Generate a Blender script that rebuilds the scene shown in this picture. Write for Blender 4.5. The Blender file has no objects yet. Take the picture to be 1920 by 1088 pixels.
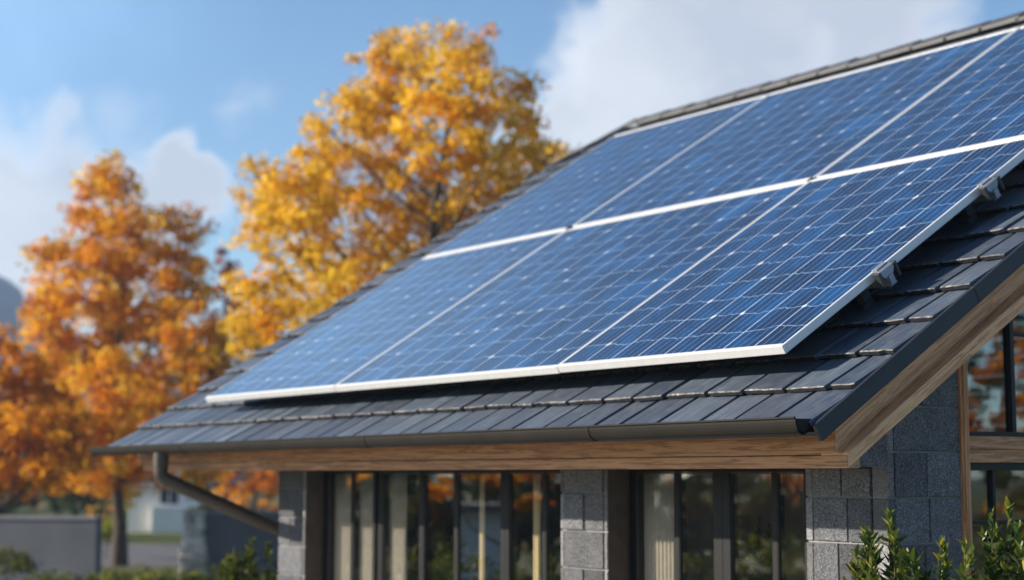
import bpy, math, random
import numpy as np
from mathutils import Vector, Matrix
R = math.radians
rng = np.random.default_rng(7)
random.seed(7)
scene = bpy.context.scene
COL = scene.collection

# ------------------------------------------------------------------ camera data
CAM = Vector((7.868, -7.644, 2.6)); YAW = R(34.856); PIT = R(6.346); F = 3101.8
FW = Vector((-math.cos(YAW)*math.cos(PIT), math.sin(YAW)*math.cos(PIT), math.sin(PIT)))
RT = FW.cross(Vector((0, 0, 1))).normalized(); UP = RT.cross(FW)
def pxdir(x, y): return FW + RT*((x-960)/F) + UP*((544-y)/F)
def at(x, y, D): return CAM + pxdir(x, y)*D
def xat(x, yp, y=900):
    d = pxdir(x, y); t = (yp-CAM.y)/d.y; return CAM.x + t*d.x
def yat(x, xp, y=900):
    d = pxdir(x, y); t = (xp-CAM.x)/d.x; return CAM.y + t*d.y
GZ = -0.35
FH = Vector((FW.x, FW.y, 0)).normalized()
def flat(D, s, z=GZ): return Vector((CAM.x, CAM.y, 0)) + FH*D + RT*s + Vector((0, 0, z))
RP = R(32.063)
O = Vector((0, 0, 3.4334)); SL = Vector((0, math.cos(RP), math.sin(RP))); NR = Vector((0, -math.sin(RP), math.cos(RP)))
def rp(a, b, off): return O + Vector((a, 0, 0)) + SL*b + NR*off

# ------------------------------------------------------------------ mesh builder
class MB:
    def __init__(s): s.v = []; s.f = []; s.m = []; s.sm = []
    def add(s, vs, fs, m=0, smooth=False):
        o = len(s.v); s.v += [tuple(v) for v in vs]
        for f in fs: s.f.append(tuple(o+i for i in f)); s.m.append(m); s.sm.append(smooth)
    def box(s, x0, x1, y0, y1, z0, z1, m=0):
        vs = [(x, y, z) for z in (z0, z1) for y in (y0, y1) for x in (x0, x1)]
        s.add(vs, [(0,2,3,1),(4,5,7,6),(0,1,5,4),(2,6,7,3),(0,4,6,2),(1,3,7,5)], m)
    def hexa(s, p, m=0):   # 8 points: bottom 4 ring, top 4 ring
        s.add(p, [(3,2,1,0),(4,5,6,7),(0,1,5,4),(1,2,6,5),(2,3,7,6),(3,0,4,7)], m)
    def rbox(s, a0, a1, b0, b1, o0, o1, m=0):
        s.hexa([rp(a0,b0,o0), rp(a1,b0,o0), rp(a1,b1,o0), rp(a0,b1,o0), rp(a0,b0,o1), rp(a1,b0,o1), rp(a1,b1,o1), rp(a0,b1,o1)], m)
    def prism(s, poly, axis, t0, t1, m=0):   # polygon in the two other axes
        n = len(poly)
        def P(q, t):
            return (t, q[0], q[1]) if axis == 0 else ((q[0], t, q[1]) if axis == 1 else (q[0], q[1], t))
        vs = [P(q, t0) for q in poly] + [P(q, t1) for q in poly]
        fs = [tuple(range(n))[::-1], tuple(range(n, 2*n))] + [(i, (i+1) % n, n+(i+1) % n, n+i) for i in range(n)]
        s.add(vs, fs, m)
    def tube(s, pts, rad, n=8, m=0, cap=True):
        pts = [Vector(p) for p in pts]; k = len(pts)
        if not hasattr(rad, '__len__'): rad = [rad]*k
        vs = []; u = None
        for i, p in enumerate(pts):
            d0 = (pts[i]-pts[i-1]).normalized() if i else None; d1 = (pts[i+1]-pts[i]).normalized() if i < k-1 else None
            d = (d0 or d1) if (d0 is None or d1 is None) else (d0+d1).normalized()
            if u is None:
                u = d.cross(Vector((0.13, 0.27, 0.95)) if abs(d.z) < .9 else Vector((1, .1, 0))).normalized()
            u = (u - d*u.dot(d)).normalized(); w = d.cross(u)
            st = 1/max(.5, d.dot(d0)) if d0 is not None else 1
            for j in range(n):
                a = 2*math.pi*j/n; vs.append(p + (u*math.cos(a) + w*math.sin(a))*rad[i]*(1+.5*(st-1)))
        fs = [(i*n+j, i*n+(j+1) % n, (i+1)*n+(j+1) % n, (i+1)*n+j) for i in range(k-1) for j in range(n)]
        s.add(vs, fs, m, True)
        if cap: s.add(vs[:n], [tuple(range(n))[::-1]], m); s.add(vs[-n:], [tuple(range(n))], m)
    def build(s, name, mats, parent=None, bevel=0, seg=2):
        me = bpy.data.meshes.new(name); me.from_pydata(s.v, [], s.f)
        if not isinstance(mats, (list, tuple)): mats = [mats]
        for m in mats: me.materials.append(m)
        me.polygons.foreach_set('material_index', s.m); me.polygons.foreach_set('use_smooth', s.sm); me.update()
        o = bpy.data.objects.new(name, me); COL.objects.link(o)
        if parent: o.parent = parent; o.matrix_parent_inverse = parent.matrix_world.inverted() if False else Matrix.Translation(-parent.location) if parent.get('_w') else Matrix()
        if bevel:
            b = o.modifiers.new('Bevel', 'BEVEL'); b.width = bevel; b.segments = seg; b.limit_method = 'ANGLE'; b.angle_limit = R(35)
        return o
def tag(o, label=None, cat=None, group=None, kind=None):
    if label: o['label'] = label
    if cat: o['category'] = cat
    if group: o['group'] = group
    if kind: o['kind'] = kind
    return o
def thing(name, label, cat, loc=(0, 0, 0), group=None, world=True):
    o = bpy.data.objects.new(name, None); COL.objects.link(o); o.location = loc; o.empty_display_size = .2
    if world: o['_w'] = 1     # children given in world coordinates
    return tag(o, label, cat, group)

# ------------------------------------------------------------------ materials
class NT:
    def __init__(s, name):
        s.mat = bpy.data.materials.new(name); s.mat.use_nodes = True; s.t = s.mat.node_tree; s.n = s.t.nodes
        s.b = s.n['Principled BSDF']; s.out = s.n['Material Output']
    def new(s, typ, **kw):
        n = s.n.new(typ)
        for k, v in kw.items(): setattr(n, k, v)
        return n
    def link(s, a, b): s.t.links.new(a, b)
    def setin(s, node, key, v):
        if hasattr(v, 'is_output'): s.link(v, node.inputs[key])
        else: node.inputs[key].default_value = v
    def coord(s, out='Object'): return s.new('ShaderNodeTexCoord').outputs[out]
    def mapping(s, vec, scale=(1,1,1), rot=(0,0,0), loc=(0,0,0)):
        m = s.new('ShaderNodeMapping'); s.link(vec, m.inputs[0]); m.inputs['Scale'].default_value = scale; m.inputs['Rotation'].default_value = rot; m.inputs['Location'].default_value = loc
        return m.outputs[0]
    def noise(s, vec, scale, detail=4, rough=.55, dist=0):
        n = s.new('ShaderNodeTexNoise'); s.link(vec, n.inputs['Vector']); n.inputs['Scale'].default_value = scale
        n.inputs['Detail'].default_value = detail; n.inputs['Roughness'].default_value = rough; n.inputs['Distortion'].default_value = dist
        return n.outputs['Fac']
    def math(s, op, a, b=None, c=None, clamp=False):
        n = s.new('ShaderNodeMath', operation=op, use_clamp=clamp)
        for i, v in enumerate((a, b, c)):
            if v is not None: s.setin(n, i, v)
        return n.outputs[0]
    def ramp(s, fac, stops, interp='LINEAR'):
        n = s.new('ShaderNodeValToRGB'); s.link(fac, n.inputs[0]); cr = n.color_ramp; cr.interpolation = interp
        while len(cr.elements) < len(stops): cr.elements.new(.5)
        for e, (p, c) in zip(cr.elements, stops):
            e.position = p; e.color = (*c, 1) if hasattr(c, '__len__') else (c, c, c, 1)
        return n.outputs[0]
    def mix(s, fac, a, b, blend='MIX'):
        n = s.new('ShaderNodeMix', data_type='RGBA', blend_type=blend); s.setin(n, 0, fac)
        for k, v in ((6, a), (7, b)):
            if hasattr(v, 'is_output'): s.link(v, n.inputs[k])
            else: n.inputs[k].default_value = (*v, 1)
        return n.outputs[2]
    def smooth(s, v, lo, hi):
        n = s.new('ShaderNodeMapRange', interpolation_type='SMOOTHSTEP'); s.setin(n, 0, v); s.setin(n, 1, lo); s.setin(n, 2, hi); return n.outputs[0]
    def bump(s, h, strength, dist=.01, normal=None):
        n = s.new('ShaderNodeBump'); s.link(h, n.inputs['Height']); n.inputs['Strength'].default_value = strength; n.inputs['Distance'].default_value = dist
        if normal is not None: s.link(normal, n.inputs['Normal'])
        return n.outputs[0]
    def set(s, color=None, rough=None, metal=None, normal=None, spec=None, coat=None):
        for k, v in (('Base Color', color), ('Roughness', rough), ('Metallic', metal), ('Normal', normal), ('Specular IOR Level', spec), ('Coat Weight', coat)):
            if v is None: continue
            if isinstance(v, tuple): v = (*v, 1)
            s.setin(s.b, k, v)
        return s.mat
    def island(s): return s.new('ShaderNodeNewGeometry').outputs['Random Per Island']

def mat_plain(name, col, rough=.5, metal=0, var=.15, scale=6, bump=.05):
    t = NT(name); c = t.coord(); n = t.noise(c, scale, 6)
    colr = t.ramp(n, [(.3, tuple(x*(1-var) for x in col)), (.7, tuple(min(1, x*(1+var)) for x in col))])
    fine = t.noise(c, scale*18, 3)
    return t.set(colr, rough, metal, t.bump(fine, bump, .004))

def mat_wood(name, axis, cols, rot=0.0):
    t = NT(name); c = t.coord()
    if rot: c = t.mapping(c, rot=(rot, 0, 0))
    sc = {'x': (.55, 9, 13), 'y': (9, .55, 13), 'z': (9, 9, .5)}[axis]
    m = t.mapping(c, scale=sc)
    d = t.noise(t.mapping(c, scale=tuple(min(2, x) for x in sc)), 1.6, 3)
    n1 = t.noise(m, 2.0, 8, .65, 1.6); n2 = t.noise(m, 9, 4, .6, .6); n3 = t.noise(m, .6, 3)
    base = t.ramp(n1, [(.30, cols[0]), (.48, cols[1]), (.70, cols[2])])
    col = t.mix(.55, base, t.ramp(n2, [(.30, .35), (.55, .95), (.8, 1.0)]), 'MULTIPLY')
    col = t.mix(t.ramp(n3, [(.35, 0.0), (.7, .5)]), col, cols[3])
    g = t.ramp(n1, [(.40, 0.0), (.44, 1.0), (.47, 1.0), (.50, .0)])
    col = t.mix(t.math('MULTIPLY', g, .45), col, tuple(x*.35 for x in cols[0]))
    return t.set(col, .62, 0, t.bump(n2, .35, .006), .3)

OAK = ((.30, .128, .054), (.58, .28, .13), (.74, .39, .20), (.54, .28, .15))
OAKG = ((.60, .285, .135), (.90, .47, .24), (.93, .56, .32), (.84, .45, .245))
M = {}
M['oak'] = mat_wood('oak_boards', 'x', OAK)
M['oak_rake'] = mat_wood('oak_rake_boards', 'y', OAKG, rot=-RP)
OAKL = tuple(tuple(c*1.05 for c in k) for k in OAK)
M['oak_post'] = mat_wood('oak_post', 'z', OAKL)
M['oak_y'] = mat_wood('oak_transom', 'y', OAKL)
M['gutter'] = mat_plain('dark_bronze_gutter', (.017, .015, .013), .62, .0, .2, 3, .03)
M['gutter'].node_tree.nodes['Principled BSDF'].inputs['Specular IOR Level'].default_value = .15
M['pipe'] = mat_plain('bronze_downpipe', (.060, .046, .034), .42, .0, .15, 4, .03)
M['verge'] = mat_plain('dark_verge', (.012, .015, .023), .55, 0, .35, 5, .25)
M['black'] = mat_plain('black_frame_paint', (.008, .008, .009), .45, 0, .2, 8, .03); M['black'].node_tree.nodes['Principled BSDF'].inputs['Specular IOR Level'].default_value = .25
M['plaster'] = mat_plain('dark_brown_render', (.060, .046, .037), .85, 0, .25, 9, .4)
M['soffit'] = mat_plain('brown_soffit', (.16, .10, .06), .7, 0, .2, 5, .1)
M['alu'] = mat_plain('silver_anodised_frame', (.70, .71, .72), .38, .25, .05, 9, .02)
M['alu_dark'] = mat_plain('dark_clamp', (.05, .055, .06), .45, .4, .2, 9, .05)
M['alu_grey'] = mat_plain('grey_clamp', (.30, .33, .37), .4, .5, .15, 9, .05)
M['mortar'] = mat_plain('mortar', (.27, .27, .275), .9, 0, .2, 12, .3)
M['inwall'] = mat_plain('interior_plaster', (.28, .235, .19), .8, 0, .08, 2, .02)
M['infloor'] = mat_plain('interior_floor', (.12, .08, .05), .5, 0, .25, 4, .05)
M['curtain'] = mat_plain('linen_curtain', (.62, .56, .49), .9, 0, .08, 30, .1)
M['cream'] = mat_plain('cream_curtain', (.90, .74, .46), .9, 0, .05, 30, .1)
M['white_wall'] = mat_plain('white_render', (.78, .76, .72), .8, 0, .06, .8, .1)
M['roof_grey'] = mat_plain('far_roof', (.13, .13, .15), .7, 0, .2, 2, .2)
M['far_glass'] = mat_plain('far_window', (.03, .04, .06), .1, 0, .1, 2, 0)
M['bark'] = mat_plain('bark', (.060, .043, .032), .9, 0, .5, 6, 1.0)
M['stem'] = mat_plain('shrub_stem', (.10, .075, .035), .8, 0, .3, 20, .3)
M['trunk_light'] = mat_plain('limb_bark', (.085, .060, .042), .9, 0, .4, 6, 1.0)

def mat_tile():
    t = NT('slate_tiles'); c = t.coord()
    q = t.mapping(c, rot=(-RP, 0, 0))
    st = t.noise(t.mapping(q, scale=(34, 2.2, 8)), 1.0, 6, .62, .3)
    fine = t.noise(t.mapping(q, scale=(90, 7, 30)), 1.0, 4, .6)
    bl = t.noise(q, 1.7, 5, .6); bl2 = t.noise(q, 9, 6, .7)
    isl = t.island()
    col = t.ramp(st, [(.28, (.028, .044, .072)), (.5, (.054, .076, .112)), (.74, (.112, .140, .180))])
    col = t.mix(1.0, col, t.ramp(isl, [(0, (.55, .58, .66)), (.5, (1, 1, 1)), (1, (1.55, 1.48, 1.38))]), 'MULTIPLY')
    col = t.mix(t.ramp(bl2, [(.50, 0.0), (.78, .55)]), col, (.17, .16, .15))
    col = t.mix(t.ramp(bl, [(.35, .45), (.6, 0.0)]), col, (.050, .058, .078))
    sp = t.noise(q, 60, 3, .7)
    col = t.mix(t.ramp(sp, [(.66, 0.0), (.76, .35)]), col, (.34, .33, .31))
    h = t.math('ADD', t.math('MULTIPLY', st, .7), t.math('MULTIPLY', fine, .5))
    return t.set(col, t.ramp(bl2, [(.3, .40), (.7, .60)]), 0, t.bump(h, .55, .008), .5)
M['tile'] = mat_tile()
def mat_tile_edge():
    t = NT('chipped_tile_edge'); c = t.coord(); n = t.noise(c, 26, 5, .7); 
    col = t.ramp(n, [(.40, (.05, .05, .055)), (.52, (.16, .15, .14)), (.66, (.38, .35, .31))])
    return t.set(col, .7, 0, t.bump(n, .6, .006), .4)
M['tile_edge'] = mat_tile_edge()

def mat_stone(name, base, dark):
    t = NT(name); c = t.coord(); isl = t.island()
    v = t.new('ShaderNodeTexVoronoi'); t.link(c, v.inputs['Vector']); v.inputs['Scale'].default_value = 150
    sp = t.ramp(t.new('ShaderNodeSeparateColor').outputs[0], [(0, 0.0), (1, 1.0)])
    vs = t.new('ShaderNodeSeparateColor'); t.link(v.outputs['Color'], vs.inputs[0])
    n1 = t.noise(c, 5.5, 7, .7); n2 = t.noise(c, 70, 6, .7); n3 = t.noise(c, 130, 2, .5)
    col = t.ramp(n1, [(.30, dark), (.68, base)])
    col = t.mix(t.ramp(n2, [(.42, 0.0), (.68, .8)]), col, tuple(min(1, x*2.0) for x in base))
    col = t.mix(t.ramp(vs.outputs[0], [(.0, .6), (.30, 0.0)]), col, tuple(x*.35 for x in dark))
    col = t.mix(t.ramp(vs.outputs[1], [(.84, 0.0), (1, .6)]), col, (.50, .49, .48))
    col = t.mix(1.0, col, t.ramp(isl, [(0, .58), (1, 1.42)]), 'MULTIPLY')
    h = t.math('ADD', n2, t.math('MULTIPLY', n1, 1.6)); h = t.math('ADD', h, t.math('MULTIPLY', n3, .5))
    return t.set(col, .86, 0, t.bump(h, 1.0, .024), .3)
M['stone'] = mat_stone('granite_blocks', (.145, .152, .170), (.058, .062, .074))
M['stone_strip'] = mat_stone('granite_edging', (.235, .238, .25), (.15, .15, .16))
M['field_stone'] = mat_stone('pale_field_stone', (.62, .55, .45), (.40, .35, .29))
M['garden_wall'] = mat_plain('garden_wall_render', (.085, .092, .108), .85, 0, .18, .9, .2)
M['garden_cap'] = mat_plain('garden_wall_cap', (.16, .16, .17), .8, 0, .15, 2, .2)

def mat_glass(name, refl, tint=(1, 1, 1)):
    t = NT(name); t.n.remove(t.b)
    g = t.new('ShaderNodeBsdfGlossy'); g.inputs['Roughness'].default_value = .012; g.inputs['Color'].default_value = (.95, .97, 1, 1)
    n = t.noise(t.mapping(t.coord(), scale=(1, 1, .6)), 1.6, 2); t.link(t.bump(n, .05, .02), g.inputs['Normal'])
    tr = t.new('ShaderNodeBsdfTransparent'); tr.inputs['Color'].default_value = (*tint, 1)
    lw = t.new('ShaderNodeLayerWeight'); lw.inputs['Blend'].default_value = .5
    fac = t.math('ADD', t.math('MULTIPLY', t.math('POWER', lw.outputs['Facing'], 5.0), 1-refl), refl, clamp=True)
    mx = t.new('ShaderNodeMixShader'); t.link(fac, mx.inputs[0]); t.link(tr.outputs[0], mx.inputs[1]); t.link(g.outputs[0], mx.inputs[2])
    t.link(mx.outputs[0], t.out.inputs[0]); return t.mat
M['glass'] = mat_glass('window_glass', .20, (.97, .98, .97))
M['glass_dark'] = mat_glass('gable_glass', .18, (.65, .7, .72))

def mat_cells(cols, rows, w, h):
    t = NT('solar_cells'); c = t.coord()
    sx = t.new('ShaderNodeSeparateXYZ'); t.link(c, sx.inputs[0]); X, Y = sx.outputs[0], sx.outputs[1]
    cw, ch = w/cols, h/rows
    # hand-strung interconnects are never quite straight
    wav = t.noise(t.mapping(c, scale=(3.0, .8, 1)), 1.0, 4, .62)
    wav2 = t.noise(t.mapping(c, scale=(1.0, 1.6, 1), loc=(3, 9, 0)), 1.0, 2)
    Yw = t.math('ADD', Y, t.math('MULTIPLY', t.math('SUBTRACT', wav, .5), .23))
    Xw = t.math('ADD', X, t.math('MULTIPLY', t.math('SUBTRACT', wav2, .5), .012))
    def stripe(v, period, width, soft=.35, offs=0.0):
        u = t.math('FRACT', t.math('ADD', t.math('DIVIDE', v, period), .5+offs))
        d = t.math('MULTIPLY', t.math('ABSOLUTE', t.math('SUBTRACT', u, .5)), period)
        return t.math('SUBTRACT', 1.0, t.smooth(d, width*(1-soft)*.5, width*(1+soft)*.5)), d
    colgap, dx = stripe(Xw, cw, .0090)
    rowgap, dy = stripe(Yw, ch, .0066, .5)
    bus, _ = stripe(Xw, cw/4, .0042, .5)
    fing, _ = stripe(X, cw/26, .0022, .8)
    dia = t.math('SUBTRACT', 1.0, t.smooth(t.math('ADD', t.math('MULTIPLY', dx, 1.0), t.math('MULTIPLY', dy, .55)), .016, .026))
    # diamonds only where some hash says so
    def cell(off):
        ix = t.math('FLOOR', t.math('ADD', t.math('DIVIDE', X, cw), off)); iy = t.math('FLOOR', t.math('ADD', t.math('DIVIDE', Yw, ch), off))
        cv = t.new('ShaderNodeCombineXYZ'); t.link(ix, cv.inputs[0]); t.link(iy, cv.inputs[1])
        oi = t.new('ShaderNodeObjectInfo'); t.link(t.math('MULTIPLY', oi.outputs['Random'], 50), cv.inputs[2])
        wn = t.new('ShaderNodeTexWhiteNoise', noise_dimensions='3D'); t.link(cv.outputs[0], wn.inputs['Vector']); return wn.outputs['Value']
    hc = cell(0.0); hd = cell(.5)
    dia = t.math('MULTIPLY', dia, t.math('GREATER_THAN', hd, .74))
    vor = t.new('ShaderNodeTexVoronoi'); t.link(t.mapping(c, scale=(1.0, .55, 1)), vor.inputs['Vector']); vor.inputs['Scale'].default_value = 9
    vs = t.new('ShaderNodeSeparateColor'); t.link(vor.outputs['Color'], vs.inputs[0])
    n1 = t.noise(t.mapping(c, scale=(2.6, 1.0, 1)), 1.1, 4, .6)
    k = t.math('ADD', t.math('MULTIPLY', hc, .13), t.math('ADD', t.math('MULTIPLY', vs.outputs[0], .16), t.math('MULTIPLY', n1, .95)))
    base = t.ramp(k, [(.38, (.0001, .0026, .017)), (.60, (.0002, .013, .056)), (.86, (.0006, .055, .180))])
    base = t.mix(t.math('MULTIPLY', fing, .10), base, (.04, .09, .20))
    base = t.mix(t.math('MULTIPLY', bus, .85), base, (.20, .33, .54))
    base = t.mix(t.math('MULTIPLY', rowgap, .80), base, (.33, .47, .68))
    base = t.mix(t.math('MULTIPLY', colgap, .90), base, (.54, .64, .78))
    base = t.mix(t.math('MULTIPLY', dia, .92), base, (.66, .70, .76))
    hgt = t.noise(t.mapping(c, scale=(1.2, .8, 1)), 1.2, 2)
    t.set(base, .42, 0, None, .08); t.b.inputs['Coat Weight'].default_value = 1.0; t.b.inputs['Coat Roughness'].default_value = .035
    t.b.inputs['Coat IOR'].default_value = 1.33
    t.link(t.bump(hgt, .10, .02), t.b.inputs['Coat Normal'])
    return t.mat

def mat_leaf(name, cols, trans=.58, rough=.5, grad=None):
    t = NT(name); isl = t.island(); c = t.coord()
    base = t.ramp(isl, [(i/(len(cols)-1), k) for i, k in enumerate(cols)])
    n = t.noise(c, .9, 3)
    base = t.mix(1.0, base, t.ramp(n, [(.3, .70), (.7, 1.2)]), 'MULTIPLY')
    t.set(base, rough, 0, None, .3)
    tl = t.new('ShaderNodeBsdfTranslucent'); t.link(t.mix(1.0, base, (1.0, .95, .7), 'MULTIPLY'), tl.inputs[0])
    mx = t.new('ShaderNodeMixShader'); mx.inputs[0].default_value = trans
    t.link(t.b.outputs[0], mx.inputs[1]); t.link(tl.outputs[0], mx.inputs[2]); t.link(mx.outputs[0], t.out.inputs[0]); return t.mat
M['leaf_yellow'] = mat_leaf('leaf_yellow', [(.66, .40, .015), (.84, .54, .03), (.90, .66, .08), (.76, .47, .02)])
M['leaf_gold'] = mat_leaf('leaf_gold', [(.66, .30, .012), (.84, .42, .02), (.74, .35, .014)])
M['leaf_orange'] = mat_leaf('leaf_orange', [(.60, .235, .008), (.76, .32, .010), (.68, .265, .010), (.84, .40, .016)])
M['leaf_rust'] = mat_leaf('leaf_rust', [(.32, .085, .010), (.42, .115, .010), (.50, .14, .010)])
M['leaf_maroon'] = mat_leaf('leaf_maroon', [(.16, .045, .028), (.22, .06, .03), (.24, .08, .035)])
M['leaf_green'] = mat_leaf('leaf_green', [(.035, .060, .012), (.06, .10, .016), (.10, .13, .02)])
M['leaf_olive'] = mat_leaf('leaf_olive', [(.10, .11, .018), (.16, .15, .03), (.07, .085, .015)])
M['leaf_dark'] = mat_leaf('leaf_dark', [(.020, .040, .012), (.035, .062, .016), (.05, .08, .02)])
M['leaf_lime'] = mat_leaf('leaf_lime', [(.20, .24, .02), (.30, .30, .03), (.15, .20, .02)])

def mat_ground():
    t = NT('lawn'); c = t.coord(); n = t.noise(c, .25, 6, .7); n2 = t.noise(c, 8, 5, .7)
    col = t.ramp(n, [(.35, (.045, .075, .018)), (.55, (.08, .11, .025)), (.72, (.15, .13, .05))])
    col = t.mix(t.ramp(n2, [(.45, 0.0), (.7, .6)]), col, (.20, .10, .03))
    return t.set(col, .95, 0, t.bump(n2, .8, .05), .1)
M['ground'] = mat_ground()
M['road'] = mat_plain('road_asphalt', (.085, .083, .085), .85, 0, .2, 1.5, .3)
M['mountain'] = mat_plain('haze_blue_mountain', (.028, .058, .105), .95, 0, .5, .02, 0)  # forest colour pushed blue: distance haze painted in besides the haze volume

# ------------------------------------------------------------------ world
SUN_EL = R(22); sdx, sdy = -.60, -.80
w = bpy.data.worlds.new('World'); scene.world = w; w.use_nodes = True
nt = w.node_tree; nt.nodes.clear()
class WT(NT):
    def __init__(s): s.t = nt; s.n = nt.nodes
t = WT()
sky = t.new('ShaderNodeTexSky', sky_type='NISHITA'); sky.sun_disc = False; sky.sun_elevation = SUN_EL
sky.sun_rotation = math.atan2(sdx, sdy); sky.air_density = 1.0; sky.dust_density = .25; sky.ozone_density = 2.2; sky.altitude = 100
D = t.coord('Generated')
def nvec(scale, amt, vec, detail=5):
    n = t.new('ShaderNodeTexNoise'); t.link(vec, n.inputs['Vector']); n.inputs['Scale'].default_value = scale; n.inputs['Detail'].default_value = detail; n.inputs['Roughness'].default_value = .5
    s = t.new('ShaderNodeVectorMath', operation='SUBTRACT'); t.link(n.outputs['Color'], s.inputs[0]); s.inputs[1].default_value = (.5, .5, .5)
    k = t.new('ShaderNodeVectorMath', operation='SCALE'); t.link(s.outputs[0], k.inputs[0]); k.inputs['Scale'].default_value = amt
    a = t.new('ShaderNodeVectorMath', operation='ADD'); t.link(vec, a.inputs[0]); t.link(k.outputs[0], a.inputs[1]); return a.outputs[0]
Dw = nvec(30, .042, nvec(8, .10, D), 6)
BL = [ # px, py, radius px
 (20,330,185),(-60,290,175),(60,430,210),(150,345,125),(190,420,120),(330,305,66),(290,340,75),(375,340,60),(345,375,85),(250,400,110),(265,345,62),(-40,520,160),
 (1290,80,185),(1170,170,150),(1440,40,210),(1620,60,190),(1080,240,145),(1250,230,170),(1420,180,190),(1020,300,110),(1330,-60,130),(1560,-60,170),(1700,-20,130),(1160,330,120),(920,380,110),
 (2250,-100,300),(2600,0,400),(-500,250,280),(-900,400,300),(-2600,300,600),(3800,200,700)]
WB = [(470,175,75),(440,210,60),(260,215,90),(1000,215,60)]
def field(lst):
    acc = None
    for x, y, r in lst:
        d = pxdir(x, y); L = d.length; c = d/L
        n = t.new('ShaderNodeVectorMath', operation='DISTANCE'); t.link(Dw, n.inputs[0]); n.inputs[1].default_value = c
        v = t.math('SUBTRACT', 1.0, t.math('DIVIDE', n.outputs['Value'], r/F/L))
        if acc is None: acc = v
        else:
            acc = t.math('SMOOTH_MAX', acc, v, .22)
    return acc
fb = t.noise(Dw, 10, 8, .6)
f1 = field(BL)
dens = t.math('ADD', f1, t.math('MULTIPLY', t.math('SUBTRACT', fb, .5), 1.75))
mask = t.smooth(dens, -.20, .52)
wm = t.math('MULTIPLY', t.smooth(t.math('ADD', field(WB), t.math('MULTIPLY', t.math('SUBTRACT', fb, .5), 1.2)), .0, .9), .22)
mask = t.math('MAXIMUM', mask, wm)
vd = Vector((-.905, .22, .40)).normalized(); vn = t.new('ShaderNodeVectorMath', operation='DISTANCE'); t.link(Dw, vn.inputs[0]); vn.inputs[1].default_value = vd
sheen_sky = t.math('MULTIPLY', t.smooth(vn.outputs['Value'], .27, .02), .66)  # bright sky patch added out of view so the left panels reflect it
sep = t.new('ShaderNodeSeparateXYZ'); t.link(D, sep.inputs[0])
thick = t.math('ADD', t.math('MULTIPLY', t.math('MINIMUM', dens, .55), .55), t.math('MULTIPLY', t.noise(nvec(3, .2, D), 4.2, 4, .5), .95))
ccol = t.ramp(thick, [(.42, (7.2, 7.25, 7.4)), (.60, (6.2, 6.4, 6.8)), (.84, (4.0, 4.35, 5.1))])
hsv = t.new('ShaderNodeMix', data_type='RGBA', blend_type='MULTIPLY'); hsv.inputs[0].default_value = 1; t.link(sky.outputs[0], hsv.inputs[6]); hsv.inputs[7].default_value = (.80, .98, 1.13, 1)
fin = t.mix(t.math('MULTIPLY', mask, .93), hsv.outputs[2], ccol)
fin = t.mix(sheen_sky, fin, (4.0, 6.6, 10.0))
bg = t.new('ShaderNodeBackground'); t.link(fin, bg.inputs[0]); bg.inputs[1].default_value = .078
wo = t.new('ShaderNodeOutputWorld'); t.link(bg.outputs[0], wo.inputs[0])

ld = bpy.data.lights.new('sun', 'SUN'); ld.energy = 5.0; ld.angle = R(.53); ld.color = (1, .88, .72)
lo = bpy.data.objects.new('sun', ld); COL.objects.link(lo)
sv = Vector((sdx*math.cos(SUN_EL), sdy*math.cos(SUN_EL), math.sin(SUN_EL)))
lo.rotation_euler = sv.to_track_quat('Z', 'Y').to_euler(); lo.location = (-20, -40, 30)

# ------------------------------------------------------------------ camera
cd = bpy.data.cameras.new('camera'); cam = bpy.data.objects.new('camera', cd); COL.objects.link(cam); scene.camera = cam
cam.matrix_world = Matrix.Translation(CAM) @ Matrix((RT, UP, -FW)).transposed().to_4x4()
cd.sensor_width = 36; cd.lens = F/1920*36; cd.clip_end = 20000; cd.clip_start = .05
cd.dof.use_dof = True; cd.dof.focus_distance = 10.2; cd.dof.aperture_fstop = 1.08; cd.dof.aperture_blades = 0
vs_ = scene.view_settings; vs_.view_transform = 'Standard'; vs_.look = 'None'; vs_.exposure = .95; vs_.gamma = 1; vs_.use_curve_mapping = False
scene.cycles.max_bounces = 8; scene.cycles.transparent_max_bounces = 16

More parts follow.
